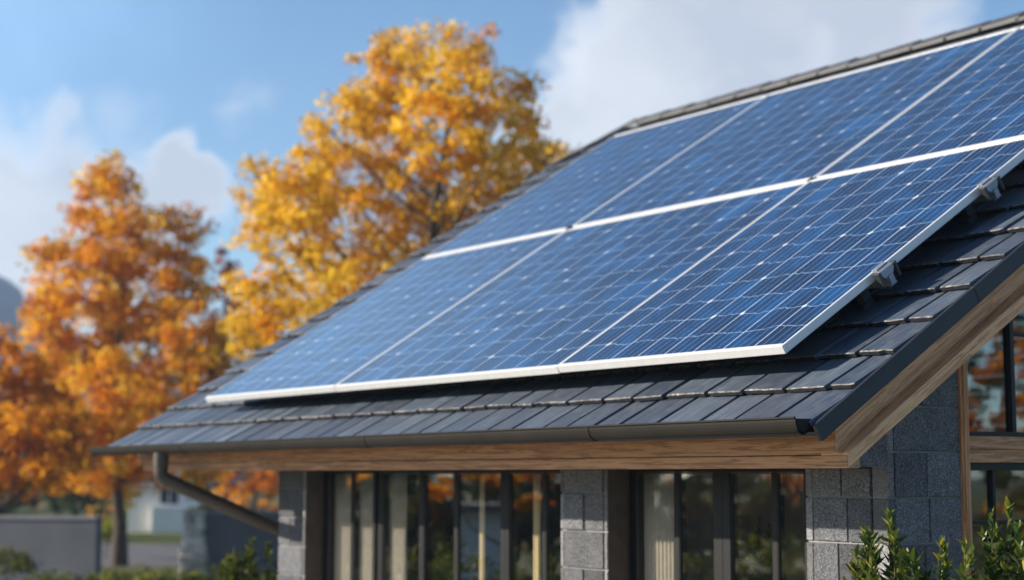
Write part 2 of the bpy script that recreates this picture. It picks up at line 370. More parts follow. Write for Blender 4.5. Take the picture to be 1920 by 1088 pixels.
# ------------------------------------------------------------------ house
house = thing('house', 'grey stone house with slate tile roof, oak eaves and black framed windows', 'house', (-4, .8, GZ))
AL, AR, BE, BR = -11.0, .62, -.58, 8.16
def left_limit(b): return AL + max(0, b-7.0)*.75
roof = MB(); EXP = .442
nrow = int((BR-BE)/EXP)+1
for k in range(nrow):
    b0 = BE + k*EXP
    a = AR - (0 if k % 2 == 0 else .17)
    first = True
    ll = left_limit(b0)
    edge_right = AR
    while edge_right > ll + .05:
        wd = random.choice((.30, .34, .36, .38, .43))*random.uniform(.94, 1.06)
        if first and k % 2: wd = .24
        first = False
        a1 = edge_right; a0 = max(ll, edge_right-wd)
        if a0 - ll < .12: a0 = ll
        edge_right = a0
        g = random.uniform(.036, .056)
        a0 += g*.5; a1 -= g*.5
        jb = random.uniform(-.006, .006); jo = random.uniform(-.003, .003); tw = random.uniform(-.008, .008); tz = random.uniform(-.006, .004)
        bb = min(b0 + .53, BR)
        ns = 7; V = []; th = .034
        for i in range(ns+1):
            u = i/ns; x = a0 + (a1-a0)*u
            jj = jb + tw*(u-.5) + random.uniform(-.0028, .0028) + (random.random() < .035)*random.uniform(.004, .016)
            oo = -.24 + jo + tz*(u-.5)
            ob = oo - .052
            ch = random.uniform(.003, .008)
            V += [rp(x, b0+jj+.006, oo-th), rp(x, b0+jj, oo-ch), rp(x, b0+jj+ch*1.6, oo), rp(x, bb, ob), rp(x, bb, ob-th*.6)]
        if a0 > ll + .05:   # dark interlock strip in the joint, coloured to stand in for side shadow
            o2 = -.24 - .020
            roof.add([rp(a0-g-.004, b0+.012, o2), rp(a0+.004, b0+.012, o2), rp(a0+.004, bb, o2-.050), rp(a0-g-.004, bb, o2-.050)], [(0, 1, 2, 3)], 2)
        n5 = 5; fs = []
        mi = []
        o = len(roof.v)
        roof.v += [tuple(v) for v in V]
        for i in range(ns):
            p = o+i*n5; q = p+n5
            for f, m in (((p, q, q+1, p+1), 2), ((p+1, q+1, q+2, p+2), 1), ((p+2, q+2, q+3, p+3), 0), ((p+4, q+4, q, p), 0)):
                roof.f.append(f); roof.m.append(m); roof.sm.append(False)
        for p, rev in ((o, False), (o+ns*n5, True)):
            f = (p, p+1, p+2, p+3, p+4); roof.f.append(f[::-1] if rev else f); roof.m.append(0); roof.sm.append(False)
# underlay and the far slope
roof.hexa([rp(AL+.05, BE+.02, -.36), rp(AR-.02, BE+.02, -.36), rp(AR-.02, BR-.02, -.36), rp(AL+.8, BR-.02, -.36), rp(AL+.05, BE+.02, -.33), rp(AR-.02, BE+.02, -.33), rp(AR-.02, BR-.02, -.33), rp(AL+.8, BR-.02, -.33)], 2)
YR = rp(0, BR, -.24).y; ZR = rp(0, BR, -.24).z
def rb(a, b, off): p = rp(a, b, off); return Vector((p.x, 2*YR-p.y, p.z))
for k in range(nrow):
    b0 = BE + k*EXP
    roof.hexa([rb(AL, b0, -.28), rb(AR, b0, -.28), rb(AR, min(b0+.5, BR), -.33), rb(AL+.6, min(b0+.5, BR), -.33), rb(AL, b0, -.24), rb(AR, b0, -.24), rb(AR, min(b0+.5, BR), -.30), rb(AL+.6, min(b0+.5, BR), -.30)], 0)
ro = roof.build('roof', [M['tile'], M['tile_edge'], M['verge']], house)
ro['label'] = 'dark slate tile roof with chipped pale tile edges'
# ridge caps
rc = MB(); x = AR+.02
while x > -10.05:
    x0 = max(x-.50, -10.1); lift = random.uniform(-.008, .008); ov = .05
    zc = ZR + .062 + lift; yw = .17
    for sgn in (-1, 1):
        y0 = YR + sgn*.006; y1 = YR + sgn*yw; zd = zc - yw*math.tan(RP)*.92
        rc.hexa([(x0-ov, y0, zc-.045), (x, y0, zc-.045), (x, y1, zd-.045), (x0-ov, y1, zd-.045), (x0-ov, y0, zc-.004), (x, y0, zc+.008), (x, y1, zd+.008), (x0-ov, y1, zd-.004)], 0)
    x = x0
    if x <= -10.09: break
A_, B_ = rp(AL+.10, 7.05, -.235), Vector((-10.12, YR+.02, ZR+.062))
for q in range(4):
    p0 = A_.lerp(B_, q/4-.02); p1 = A_.lerp(B_, (q+1)/4); w0 = .035+.025*q
    d_ = (p1-p0).normalized(); sd = d_.cross(NR).normalized()*w0
    rc.hexa([p0-sd-NR*.04, p1-sd-NR*.04, p1+sd-NR*.04, p0+sd-NR*.04, p0-sd+NR*.004, p1-sd+NR*.012, p1+sd+NR*.012, p0+sd+NR*.004], 0)
rco = rc.build('ridge_cap', [mat_plain('ridge_clay', (.055, .057, .063), .6, 0, .35, 7, .4)], ro, .004)
# right hand verge: one stepped dark cheek for every row
vm = MB(); b0 = BE-.012
while b0 < BR-.02:
    b1 = min(b0+1.768, BR); vm.rbox(AR-.012, AR+.022, b0, b1-.004, -.378, -.262); b0 = b1
vm.build('verge_trim', M['verge'], ro, .004)
vm = MB(); vm.rbox(AL+.03, AL+.07, BE+.02, BR-1.15, -.37, -.31); vm.build('verge_trim', M['verge'], ro)

# fascia, eave beam, barge boards
mb = MB(); mb.prism([(-10.80, 2.72), (.452, 2.72), (.452, 2.93), (-10.92, 2.93)], 1, -.005, .04)
mb.build('fascia', M['oak'], house, .005)
mb = MB(); mb.box(-10.68, .565, -.013, .10, 2.636, 2.7165); mb.build('eave_beam', M['oak'], house, .006)
def barge(x0, x1, o0, o1, bs, name='barge_board', left=False):
    # plumb-cut foot so that the board meets the eave boards in a mitre
    mb = MB()
    y0 = -.007 if bs == 'low' else .0
    def pt(x, y, off):
        # point of the board line 'off' below the panel plane at a given y
        b = (y + off*math.sin(RP))/math.cos(RP)   # y = b cos - off sin
        return (x, y, O.z + b*math.sin(RP) + off*math.cos(RP))
    p = [pt(x0, y0, o0), pt(x1, y0, o0), tuple(rp(x1, BR+.0, o0)), tuple(rp(x0, BR+.0, o0)), pt(x0, y0, o1), pt(x1, y0, o1), tuple(rp(x1, BR, o1)), tuple(rp(x0, BR, o1))]
    p[0] = (p[0][0], p[0][1], max(p[0][2], 2.636 if bs == 'low' else 2.72)); p[1] = (p[1][0], p[1][1], p[0][2])
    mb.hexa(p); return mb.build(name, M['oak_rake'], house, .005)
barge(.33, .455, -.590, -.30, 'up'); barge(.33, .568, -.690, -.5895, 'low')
mb = MB(); mb.rbox(.10, .325, -.02, BR, -.64, -.50); mb.build('gable_soffit', M['soffit'], house)
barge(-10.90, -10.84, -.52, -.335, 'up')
mb = MB(); mb.box(-10.66, -.005, .101, .79, 2.650, 2.69); mb.build('soffit', M['soffit'], house)

# gutter
gm = MB()
def gfall(x): return .012 + .030*(x+11.2)/11.7
def gutter(x0, x1, r=.068, yc=-.412, zc=2.895, th=.006, lip=True, m=0):
    n = 14; sec = []
    for i in range(n+1):
        a = math.pi + math.pi*i/n; sec.append((yc + r*math.cos(a), zc + r*1.36*math.sin(a)))
    for i in range(n, -1, -1):
        a = math.pi + math.pi*i/n; sec.append((yc + (r-th)*math.cos(a), zc + (r-th)*1.36*math.sin(a)))
    gm.prism(sec, 0, x0, x1, m)
    for f in range(len(gm.f)-len(sec), len(gm.f)): gm.sm[f] = False
gutter(-11.2, .588)
gm.tube([(-11.2, -.482, 2.898), (.588, -.482, 2.898)], .008, 8)
for xx in (-11.2, .582):   # closed ends
    n = 14; pts = [(xx, -.412 + .064*math.cos(math.pi+math.pi*i/n), 2.893 + .1*math.sin(math.pi+math.pi*i/n)) for i in range(n+1)]
    gm.add(pts + [(p[0]+.006, p[1], p[2]) for p in pts], [tuple(range(n+1)), tuple(range(n+1, 2*n+2))[::-1]])
gm.v = [(v[0], v[1], v[2]+gfall(v[0])) for v in gm.v]
go = gm.build('gutter', M['gutter'], house)
for px in (335, 680, 1100):
    xx = xat(px, -.48, 840); gm = MB(); gutter(xx-.018, xx+.018, .073, th=.004); gm.v = [(v[0], v[1], v[2]+gfall(v[0])) for v in gm.v]; gm.build('gutter_joint', M['gutter'], go)
dp = MB(); e0 = (-9.22, -.412, 2.81); e1 = (-9.22, -.412, 2.555)
P = [e0, (-9.22, -.412, 2.62), (-9.215, -.405, 2.575), (-9.18, -.35, 2.53), (-8.98, .70, 2.06), (-8.94, .90, 1.98), (-8.92, 1.0, 1.89), (-8.92, 1.02, 1.72), (-8.92, 1.02, GZ)]
dp.tube(P, .078, 16)
dpo = dp.build('downpipe', M['pipe'], house)
j = MB(); j.tube([(-9.22, -.412, 2.83), (-9.22, -.412, 2.69)], .084, 16); j.build('pipe_socket', M['pipe'], dpo)

# stone walls -------------------------------------------------------------
ZC = [2.44 + .31*k for k in range(-9, 9)]
def stone_front(name, x0, x1, splits, y=.8, ytop=2.645, depth=.16, strips=(True, True), sw=.055, parent=house):
    mb = MB(); 
    mb.box(x0+.004, x1-.004, y+.020, y+depth, GZ, ytop, 1)
    for k in range(len(ZC)-1):
        z0, z1 = ZC[k], ZC[k+1]
        if z0 >= ytop: continue
        z1 = min(z1, ytop)
        xs = [x0]
        if strips[0]: xs.append(x0+sw)
        inner0 = xs[-1]; inner1 = x1-sw if strips[1] else x1
        sp = splits[k % len(splits)]
        xs += [inner0 + (inner1-inner0)*s for s in sp] + [inner1]
        if strips[1]: xs.append(x1)
        for i in range(len(xs)-1):
            g = .007; pr = random.uniform(-.009, .004)
            isst = (strips[0] and i == 0) or (strips[1] and i == len(xs)-2)
            mb.box(xs[i]+g*(i > 0), xs[i+1]-g*(i < len(xs)-2), y+(.004 if isst else pr), y+depth-.01, z0+g, z1-g, 2 if isst else 0)
    return mb.build(name, [M['stone'], M['mortar'], M['stone_strip']], parent, .006)
xp0, xp1 = xat(523, .8), xat(572, .8); xq0, xq1 = xat(1050, .8), xat(1137, .8); xw0, xw1 = xat(1509, .8), .15
stone_front('stone_pillar', xp0, xp1, [[], [.48], []], strips=(False, True))
stone_front('stone_pillar', xq0, xq1, [[.52], [], [.5], []], sw=.045)
stone_front('stone_wall', xw0, xw1-.16, [[.52], [.45], [.6]], strips=(True, False), sw=.07)
# gable wall (faces +x), blocks up to the rake
def stone_gable(x=.15, y0=.8, y1=1.545):
    mb = MB(); 
    def zt(y): return rp(0, 0, 0).z + (y/math.cos(RP) - .46*math.tan(RP))*math.sin(RP) - .46*math.cos(RP)
    mb.prism([(y0+.012, GZ), (y1, GZ), (y1, zt(y1)), (y0+.012, zt(y0))], 0, x-.15, x-.020, 1)
    mb.prism([(.105, 2.647), (y0+.011, 2.647), (y0+.011, zt(y0)), (.105, zt(.105))], 0, x-.14, x-.002, 0)
    rows = [[.0, .09, .55, 1], [.0, .09, .52, 1], [0, .09, 1], [0, .09, .48, 1]]
    for k in range(len(ZC)-1):
        z0, z1 = ZC[k], ZC[k+1]
        ys = [y0+(y1-y0)*u for u in rows[k % 4]]
        for i in range(len(ys)-1):
            g = .007; a, b = ys[i]+g*(i > 0), ys[i+1]-g
            za, zb = min(z1-g, zt(a)), min(z1-g, zt(b))
            if zb <= z0+.02: continue
            pr = random.uniform(-.005, .005)
            if za <= z0+.02:
                u = (z0+.02-zt(a))/(zt(b)-zt(a)); a = a+(b-a)*u; za = z0+.02
            mb.prism([(a, z0+g), (b, z0+g), (b, zb), (a, za)], 0, x-.14, x+(.003 if i == 0 else pr), 2 if i == 0 else 0)
    return mb.build('stone_wall', [M['stone'], M['mortar'], M['stone_strip']], house, .006)
stone_gable()
# plastered returns of the window recesses, side and rear walls, inner rooms
mb = MB()
mb.box(xp1-.02, xp1-.003, .965, 1.10, GZ, 2.648); mb.box(xp1-.002, xp1+.004, .815, 1.03, GZ, 2.648)
mb.build('window_reveal', M['plaster'], house)
mb = MB(); mb.box(xq1-.002, xq1+.004, .815, 1.03, GZ, 2.648); mb.build('window_reveal', M['plaster'], house)
mb = MB()
YB = 2*YR - .8
mb.box(xp0, xp0+.15, .97, YB, GZ, 2.75); mb.prism([(.97, 2.752), (YB, 2.752), (YR, ZR-.45)], 0, xp0, xp0+.15)
mb.box(xp0, .0, YB, YB+.2, GZ, 2.75)
mb.build('rear_wall', M['plaster'], house)
mb = MB(); mb.box(0.0, .13, 3.95, YB, GZ, 2.75); mb.prism([(3.95, 2.752), (YB, 2.752), (YB-.2, 2.9), (YR, ZR-.45), (3.95, 4.95)], 0, .0, .13); mb.build('side_wall', M['plaster'], house)
mb = MB(); mb.box(xp0+.16, -.01, 1.14, 5.2, .02, .10); mb.build('room_floor', M['infloor'], house)
mb = MB(); mb.box(xp0+.16, -.01, 5.2, 5.3, .02, 2.75); mb.build('room_wall', M['inwall'], house)
mb = MB(); mb.box(xp0+.16, -.01, 1.0, 5.3, 2.76, 2.83); mb.build('room_ceiling', M['inwall'], house)

# front windows ------------------------------------------------------------
YF, ZT, ZB = 1.03, 2.648, .45
def front_window(pl, pr, panes, ptop=2.585, handle=None):
    """black casement unit between two pixels columns' world x, with its panes as clear openings"""
    w0, w1 = xat(pl, YF), xat(pr, YF)
    ps = [(xat(a, YF+.024), xat(b, YF)) for a, b in panes]
    e = thing('window', None, None, (0, 0, 0)); e.parent = house; e.location = (0, 0, 0); e.matrix_parent_inverse = Matrix.Translation(-house.location)
    for k in ('label', 'category'):
        if k in e: del e[k]
    f = MB()
    f.box(w0, w1, YF, YF+.09, ptop+.028, ZT)               # head
    f.box(w0, w1, YF, YF+.09, ZB, ZB+.10)                  # sill rail
    xs = [w0] + [v for p in ps for v in p] + [w1]
    for i in range(0, len(xs), 2):
        a, b = xs[i], xs[i+1]
        if b-a < .012: continue
        thin = .006 if 0 < i < len(xs)-2 and b-a < .09 else 0.0
        f.box(a, b, YF+thin, YF+.088, ZB+.10, ptop+.028)
        if b-a > .13:                                      # two sashes meet: a proud cover strip between grooves
            m = (a+b)/2; f.box(m-.022, m+.022, YF-.022, YF, ZB, ZT-.03)
    fo = f.build('frame', M['black'], e, .004)
    fo.parent = e
    g = MB()
    for a, b in ps:
        g.box(a-.012, b+.012, YF+.024, YF+.030, ZB+.09, ptop+.034)
    g.build('pane', M['glass'], e)
    bd = MB()
    for a, b in ps:
        for q in (a-.001, b-.005): bd.box(q, q+.006, YF+.010, YF+.0235, ZB+.10, ptop+.027)
        bd.box(a+.006, b-.006, YF+.010, YF+.0235, ptop+.015, ptop+.027)
    bd.build('glazing_bead', mat_plain('bronze_bead', (.035, .031, .028), .35, .2, .2, 8, .02), e, .002)
    return e
front_window(605, 712, [(619, 657), (665, 699)])
front_window(712, 792, [(721, 786)])
front_window(792, 947, [(799, 850), (861, 938)])
front_window(947, 1056, [(958, 1015), (1026, 1054)])
front_window(1180, 1353, [(1196, 1262), (1275, 1336)])
front_window(1353, 1514, [(1372, 1445), (1459, 1506)])
# gable windows ------------------------------------------------------------
XG = .15
yp0, yp1 = yat(1797, XG, 760), yat(1797, XG, 760)+.085
def ztop(y): return O.z + (y/math.cos(RP) - .47*math.tan(RP))*math.sin(RP) - .47*math.cos(RP)
mb = MB(); mb.prism([(yp0, GZ), (yp1, GZ), (yp1, ztop(yp1)), (yp0, ztop(yp0))], 0, XG-.13, XG+.02); mb.prism([(yp0+.02, GZ), (yp1-.02, GZ), (yp1-.02, ztop(yp1-.02)), (yp0+.02, ztop(yp0+.02))], 0, XG+.0205, XG+.034)
mb.build('timber_post', M['oak_post'], house, .004)
YE = 3.9
mb = MB(); mb.box(XG-.12, XG+.015, yp1, YE, 2.775, 2.865); mb.box(XG-.10, XG-.004, yp1, YE, 2.752, 2.775); mb.box(XG-.12, XG+.008, yp1, YE, 2.680, 2.752)
mb.build('timber_transom', M['oak_y'], house, .004)
def empty_part(name):
    e = bpy.data.objects.new(name, None); COL.objects.link(e); e.parent = house; e['_w'] = 1; e.matrix_parent_inverse = Matrix.Translation(-house.location); return e
e = empty_part('window'); f = MB()
ym = yat(1893, XG-.04, 720)
f.box(XG-.09, XG-.03, yp1, YE, 2.866, 2.90)
f.prism([(yp1, 2.90), (yp1+.028, 2.90), (yp1+.028, ztop(yp1+.028)), (yp1, ztop(yp1))], 0, XG-.09, XG-.03)
for yy in (ym, ym+.62, ym+1.25): f.prism([(yy, 2.90), (yy+.045, 2.90), (yy+.045, ztop(yy+.045)), (yy, ztop(yy))], 0, XG-.085, XG-.025)
f.box(XG-.08, XG-.032, ym+.045, YE, 3.60, 3.625)
f.build('frame', M['black'], e, .003)
g = MB(); g.prism([(yp1, 2.88), (YE, 2.88), (YE, ztop(YE)), (yp1, ztop(yp1))], 0, XG-.066, XG-.058); g.build('pane', M['glass_dark'], e)
e = empty_part('window'); f = MB()
f.box(XG-.09, XG-.02, yp1, YE, 2.625, 2.679); f.box(XG-.09, XG-.03, yp1, yp1+.035, .3, 2.625); f.box(XG-.09, XG-.02, yp1, YE, .2, .3)
ym = yat(1860, XG-.04, 930)
for yy in (ym, ym+.42, ym+.84, ym+1.26): f.box(XG-.085, XG-.03, yy, yy+.03, .3, 2.625)
zz = 2.6 - (985-889)*10.9/F
for q in (zz, zz-.55, zz-1.1): f.box(XG-.08, XG-.034, yp1+.035, YE, q-.011, q+.011)
f.build('frame', M['black'], e, .003)
g = MB(); g.box(XG-.066, XG-.058, yp1+.03, YE, .25, 2.63); g.build('pane', M['glass_dark'], e)

# curtains -------------------------------------------------------------------
def curtain(x0, x1, y, label, mat, pleat=.05, amp=.012, group=None):
    n = int((x1-x0)/pleat*10)+4; mb = MB(); vs = []; ph = random.uniform(0, 6)
    zs = (2.60, 2.2, 1.4, .12)
    for zi, z in enumerate(zs):
        for i in range(n+1):
            u = i/n; x = x0+(x1-x0)*u
            vs.append((x, y + amp*(.75+.15*zi)*math.sin(2*math.pi*(x-x0)/pleat + ph + .5*math.sin(7*u)), z))
    fs = [(r*(n+1)+i, r*(n+1)+i+1, (r+1)*(n+1)+i+1, (r+1)*(n+1)+i) for r in range(len(zs)-1) for i in range(n)]
    mb.add(vs, fs, 0, True); o = mb.build('curtain', mat)
    sm = o.modifiers.new('Solidify', 'SOLIDIFY'); sm.thickness = .004
    return tag(o, label, 'curtain', group)
CY = 1.135
curtain(xat(614, CY), xat(706, CY), CY, 'pale pleated curtain filling the narrow leftmost window by the corner pillar', M['curtain'])
curtain(xat(716, CY), xat(762, CY), CY, 'pale curtain drawn aside in the single pane window right of the curtained corner window', M['curtain'])
curtain(xat(1186, CY), xat(1264, CY), CY, 'pale pleated curtain in the window just right of the middle stone pillar', M['curtain'])
curtain(xat(900, CY), xat(908, CY), CY, 'narrow gathered cream curtain in the window with orange reflections, middle of the long glazed bay', M['cream'], .05, .010)
curtain(xat(1001, CY), xat(1012, CY), CY, 'narrow gathered cream curtain just left of the middle stone pillar', M['cream'], .05, .010)

# ------------------------------------------------------------------ solar panels
AS = [-9.03, -6.09, -2.50, 0.0]; BS = [0.0, 3.335, 6.82]
LBL = {(0, 0): 'blue solar panel at the lower left end of the array, palest with sky reflection',
       (1, 0): 'wide blue solar panel in the middle of the lower row above the eave',
       (2, 0): 'dark blue solar panel at the lower right corner, beside the bare gable edge tiles',
       (0, 1): 'pale blue solar panel at the far upper left under the end of the ridge',
       (1, 1): 'wide blue solar panel in the middle of the upper row under the ridge',
       (2, 1): 'blue solar panel at the upper right of the array, cut by the picture edge'}
for j in range(2):
    for i in range(3):
        a0, a1, b0, b1 = AS[i]+.005, AS[i+1]-.005, BS[j]+(.013 if j else 0), BS[j+1]-(.0 if j else .013)
        w_, h_ = a1-a0, b1-b0
        e = bpy.data.objects.new('solar_panel', None); COL.objects.link(e); e.location = rp(a0, b0, random.uniform(-.003, .003)); e.rotation_euler = (RP, 0, 0)
        tag(e, LBL[(i, j)], 'solar panel', 'solar panels mounted on the slate roof')
        fr = MB(); tb, sb, dp_ = .040, .022, .062
        fr.box(0, w_, 0, tb, -dp_, 0); fr.box(0, w_, h_-tb, h_, -dp_, 0); fr.box(0, sb, tb, h_-tb, -dp_, 0); fr.box(w_-sb, w_, tb, h_-tb, -dp_, 0)
        fr.build('frame', M['alu'], e, .004)
        nc = max(1, round(w_/.315)); nr = 11
        s = MB(); s.box(sb-.004, w_-sb+.004, tb-.004, h_-tb+.004, -.030, -.006)
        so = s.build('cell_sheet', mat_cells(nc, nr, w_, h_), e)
        bk = MB(); bk.box(sb, w_-sb, tb, h_-tb, -.036, -.031); bk.build('back_sheet', M['alu_dark'], e)
        if j == 1 and i:
            c = MB(); c.box(-.045, .035, -.052, .006, -.03, .010); c.box(-.02, .012, -.036, -.012, .010, .020); c.build('clamp', M['alu_dark'], e, .006)
def rail(b, label):
    e = thing('mounting_rail', label, 'rail', rp(0, b, -.24), 'mounting rails under the solar panels')
    m = MB(); m.rbox(-9.0, .075, b-.025, b+.025, -.125, -.062); m.rbox(-9.0, .075, b-.035, b+.035, -.131, -.125); m.build('rail', M['alu_grey'], e)
    c = MB()
    c.rbox(.004, .030, b-.075, b+.075, -.062, .006)            # upright plate against the frame
    c.rbox(-.022, .030, b-.062, b+.062, .006, .014)            # lip over the frame
    n = 10
    prof = [(b-.075 + .15*k/n, -.035 - .055*math.sin(math.pi*k/n)) for k in range(n+1)]
    vs = [rp(.031, q[0], .004) for q in prof] + [rp(.031, *q) for q in prof] + [rp(.062, q[0], -.006) for q in prof] + [rp(.062, *q) for q in prof]
    k1 = n+1; fs = []
    for k in range(n):
        fs += [(2*k1+k, 2*k1+k+1, 3*k1+k+1, 3*k1+k), (k, k+1, 2*k1+k+1, 2*k1+k), (k1+k+1, k1+k, 3*k1+k, 3*k1+k+1)]
    fs += [(0, 2*k1, 3*k1, k1), (n, k1+n, 3*k1+n, 2*k1+n)]
    c.add(vs, fs)
    c.build('end_clamp', M['alu_grey'], e, .006)
    d = MB(); d.rbox(.02, .075, b-.105, b-.078, -.115, .0); d.rbox(.02, .075, b+.078, b+.105, -.115, .0); d.rbox(.0, .060, b-.05, b+.05, -.15, -.131); d.build('clamp_pad', M['alu_dark'], e, .008)
    for a in np.linspace(-8.6, -.25, 7):
        ft = MB(); ft.rbox(a-.03, a+.03, b-.04, b+.04, -.30, -.131); ft.rbox(a-.05, a+.05, b-.09, b+.02, -.30, -.235); ft.build('roof_hook', M['alu_dark'], e)
rail(1.10, 'grey mounting rail with an end clamp near the lower right panel corner')
rail(2.44, 'grey mounting rail with an end clamp high on the right panel edge')

# ------------------------------------------------------------------ ground, road, mountain
def grid(name, pts, m, label=None):
    me = MB(); me.add(pts, [tuple(range(len(pts)))]); o = me.build(name, m); o['kind'] = 'structure'; return o
grid('ground', [tuple(flat(300, 0) + Vector((x, y, 0))) for x, y in ((-1040, -1040), (1040, -1040), (1040, 1040), (-1040, 1040))], M['ground'])
grid('bounce_terrace', [(-16, -5.5, GZ+.012), (6, -5.5, GZ+.012), (6, .78, GZ+.012), (-16, .78, GZ+.012)], mat_plain('bounce_paving', (.50, .46, .40), .85, 0, .12, 2, .2))  # pale ground sheet added out of view to bounce sun under the eave
grid('road', [flat(53, -70, GZ+.006), flat(53, 40, GZ+.006), flat(71, 40, GZ+.006), flat(71, -70, GZ+.006)], M['road'])
grid('path', [flat(40, -40, GZ+.006), flat(40, -9, GZ+.006), flat(44, -9, GZ+.006), flat(44, -40, GZ+.006)], mat_plain('gravel_path', (.28, .26, .24), .95, 0, .2, 3, .5))
mt = MB(); DM = 700; nx, ny = 220, 16; hs = np.random.default_rng(3)
def prof(px):   # skyline height (photo rows) over photo columns
    xs = [-2400, -1600, -900, -420, -150, 0, 45, 80, 160, 300, 520, 900, 1500, 2600]; ys = [700, 560, 470, 380, 425, 500, 532, 566, 628, 690, 750, 790, 815, 840]
    return float(np.interp(px, xs, ys))
vs = []
for jj in range(ny+1):
    v = jj/ny; Dd = DM*(.72 + .62*v)
    for ii in range(nx+1):
        px = -2400 + 5000*ii/nx; s = (px-960)/F*Dd
        H = (889-prof(px))/F*DM
        k = math.sin(math.pi*min(1, v/.9))**1.0 if v < .9 else 0
        rough = sum(math.sin(ii*f_*.42+jj*f_*2.1+f_)*a_ for f_, a_ in ((.9, .045), (2.3, .03), (4.1, .02)))
        p = flat(Dd, s); vs.append((p.x, p.y, GZ-1 + max(0, (H-6)*k*(1+rough*(1 if abs(v-.45) > .04 else .25)))))
mt.add(vs, [(j2*(nx+1)+i2, j2*(nx+1)+i2+1, (j2+1)*(nx+1)+i2+1, (j2+1)*(nx+1)+i2) for j2 in range(ny) for i2 in range(nx)], 0, True)
tag(mt.build('mountain', M['mountain']), kind='structure')

hz = MB(); c_ = flat(300, 0); hz.box(c_.x-1050, c_.x+1050, c_.y-1050, c_.y+1050, GZ-1, 118)
hm = bpy.data.materials.new('haze'); hm.use_nodes = True; hn = hm.node_tree; hn.nodes.remove(hn.nodes['Principled BSDF'])
hv = hn.nodes.new('ShaderNodeVolumePrincipled'); hv.inputs['Color'].default_value = (.58, .77, 1, 1); hv.inputs['Density'].default_value = .00048; hv.inputs['Anisotropy'].default_value = .2
hn.links.new(hv.outputs[0], hn.nodes['Material Output'].inputs['Volume'])
tag(hz.build('haze', hm), kind='stuff')

# ------------------------------------------------------------------ leaves and trees
def leaf_mesh(name, P, N, size, mats, midx, parent, aspect=.62, D=None):
    """a leaf-shaped folded rhombus at every point P with normal N (random spin)"""
    n = len(P); r = rng
    N = N/np.linalg.norm(N, axis=1, keepdims=True)
    if D is None: D = r.normal(size=(n, 3))
    T = D - (D*N).sum(1, keepdims=True)*N; T /= np.linalg.norm(T, axis=1, keepdims=True)+1e-9
    B = np.cross(N, T); s = size[:, None]
    fold = r.uniform(.05, .35, (n, 1))
    V = np.stack([P - T*s*.5, P + B*s*aspect*.5 - T*s*.05 + N*s*fold*.4, P + T*s*.55 - N*s*fold*.25, P - B*s*aspect*.5 - T*s*.05 + N*s*fold*.4], 1).reshape(-1, 3)
    me = bpy.data.meshes.new(name); me.vertices.add(4*n); me.vertices.foreach_set('co', V.astype(np.float32).ravel())
    base = np.arange(n)*4
    tri = np.stack([base, base+1, base+2, base, base+2, base+3], 1).reshape(-1).astype(np.int32)
    me.loops.add(6*n); me.loops.foreach_set('vertex_index', tri)
    me.polygons.add(2*n); me.polygons.foreach_set('loop_start', np.arange(2*n, dtype=np.int32)*3)
    for m in mats: me.materials.append(m)
    me.polygons.foreach_set('material_index', np.repeat(midx, 2).astype(np.int32)); me.update(); me.validate()
    o = bpy.data.objects.new(name, me); COL.objects.link(o)
    if parent is not None:
        o.parent = parent; o.matrix_parent_inverse = Matrix.Translation(-Vector(parent.location))
    return o
def rand_dirs(n):
    d = rng.normal(size=(n, 3)); return d/np.linalg.norm(d, axis=1, keepdims=True)
def crown_points(lobes, per_m2, clump=.55, leaves=46, shell=.42):
    P = []; N = []; K = []
    for ci, (c, r) in enumerate(lobes):
        c = np.array(c); nc = max(4, int(per_m2*r*r))
        d = rand_dirs(nc); rad = r*rng.uniform(.15, 1.0, (nc, 1))**shell
        rad *= rng.uniform(.86, 1.10, (nc, 1))
        cc = c + d*rad*np.array([1, 1, .92])
        for q, dd in zip(cc, d):
            nl = int(leaves*rng.uniform(.5, 1.3)); cr = clump*rng.uniform(.55, 1.15)
            off = rand_dirs(nl)*(cr*rng.uniform(0, 1, (nl, 1))**.5)*np.array([1, 1, .62])
            P.append(q+off); nn = rand_dirs(nl)*.9 + dd*.5 + np.array([0, 0, .5]); N.append(nn); K.append(np.full(nl, ci*1000 + rng.integers(0, 1000)))
    return np.concatenate(P), np.concatenate(N), np.concatenate(K)
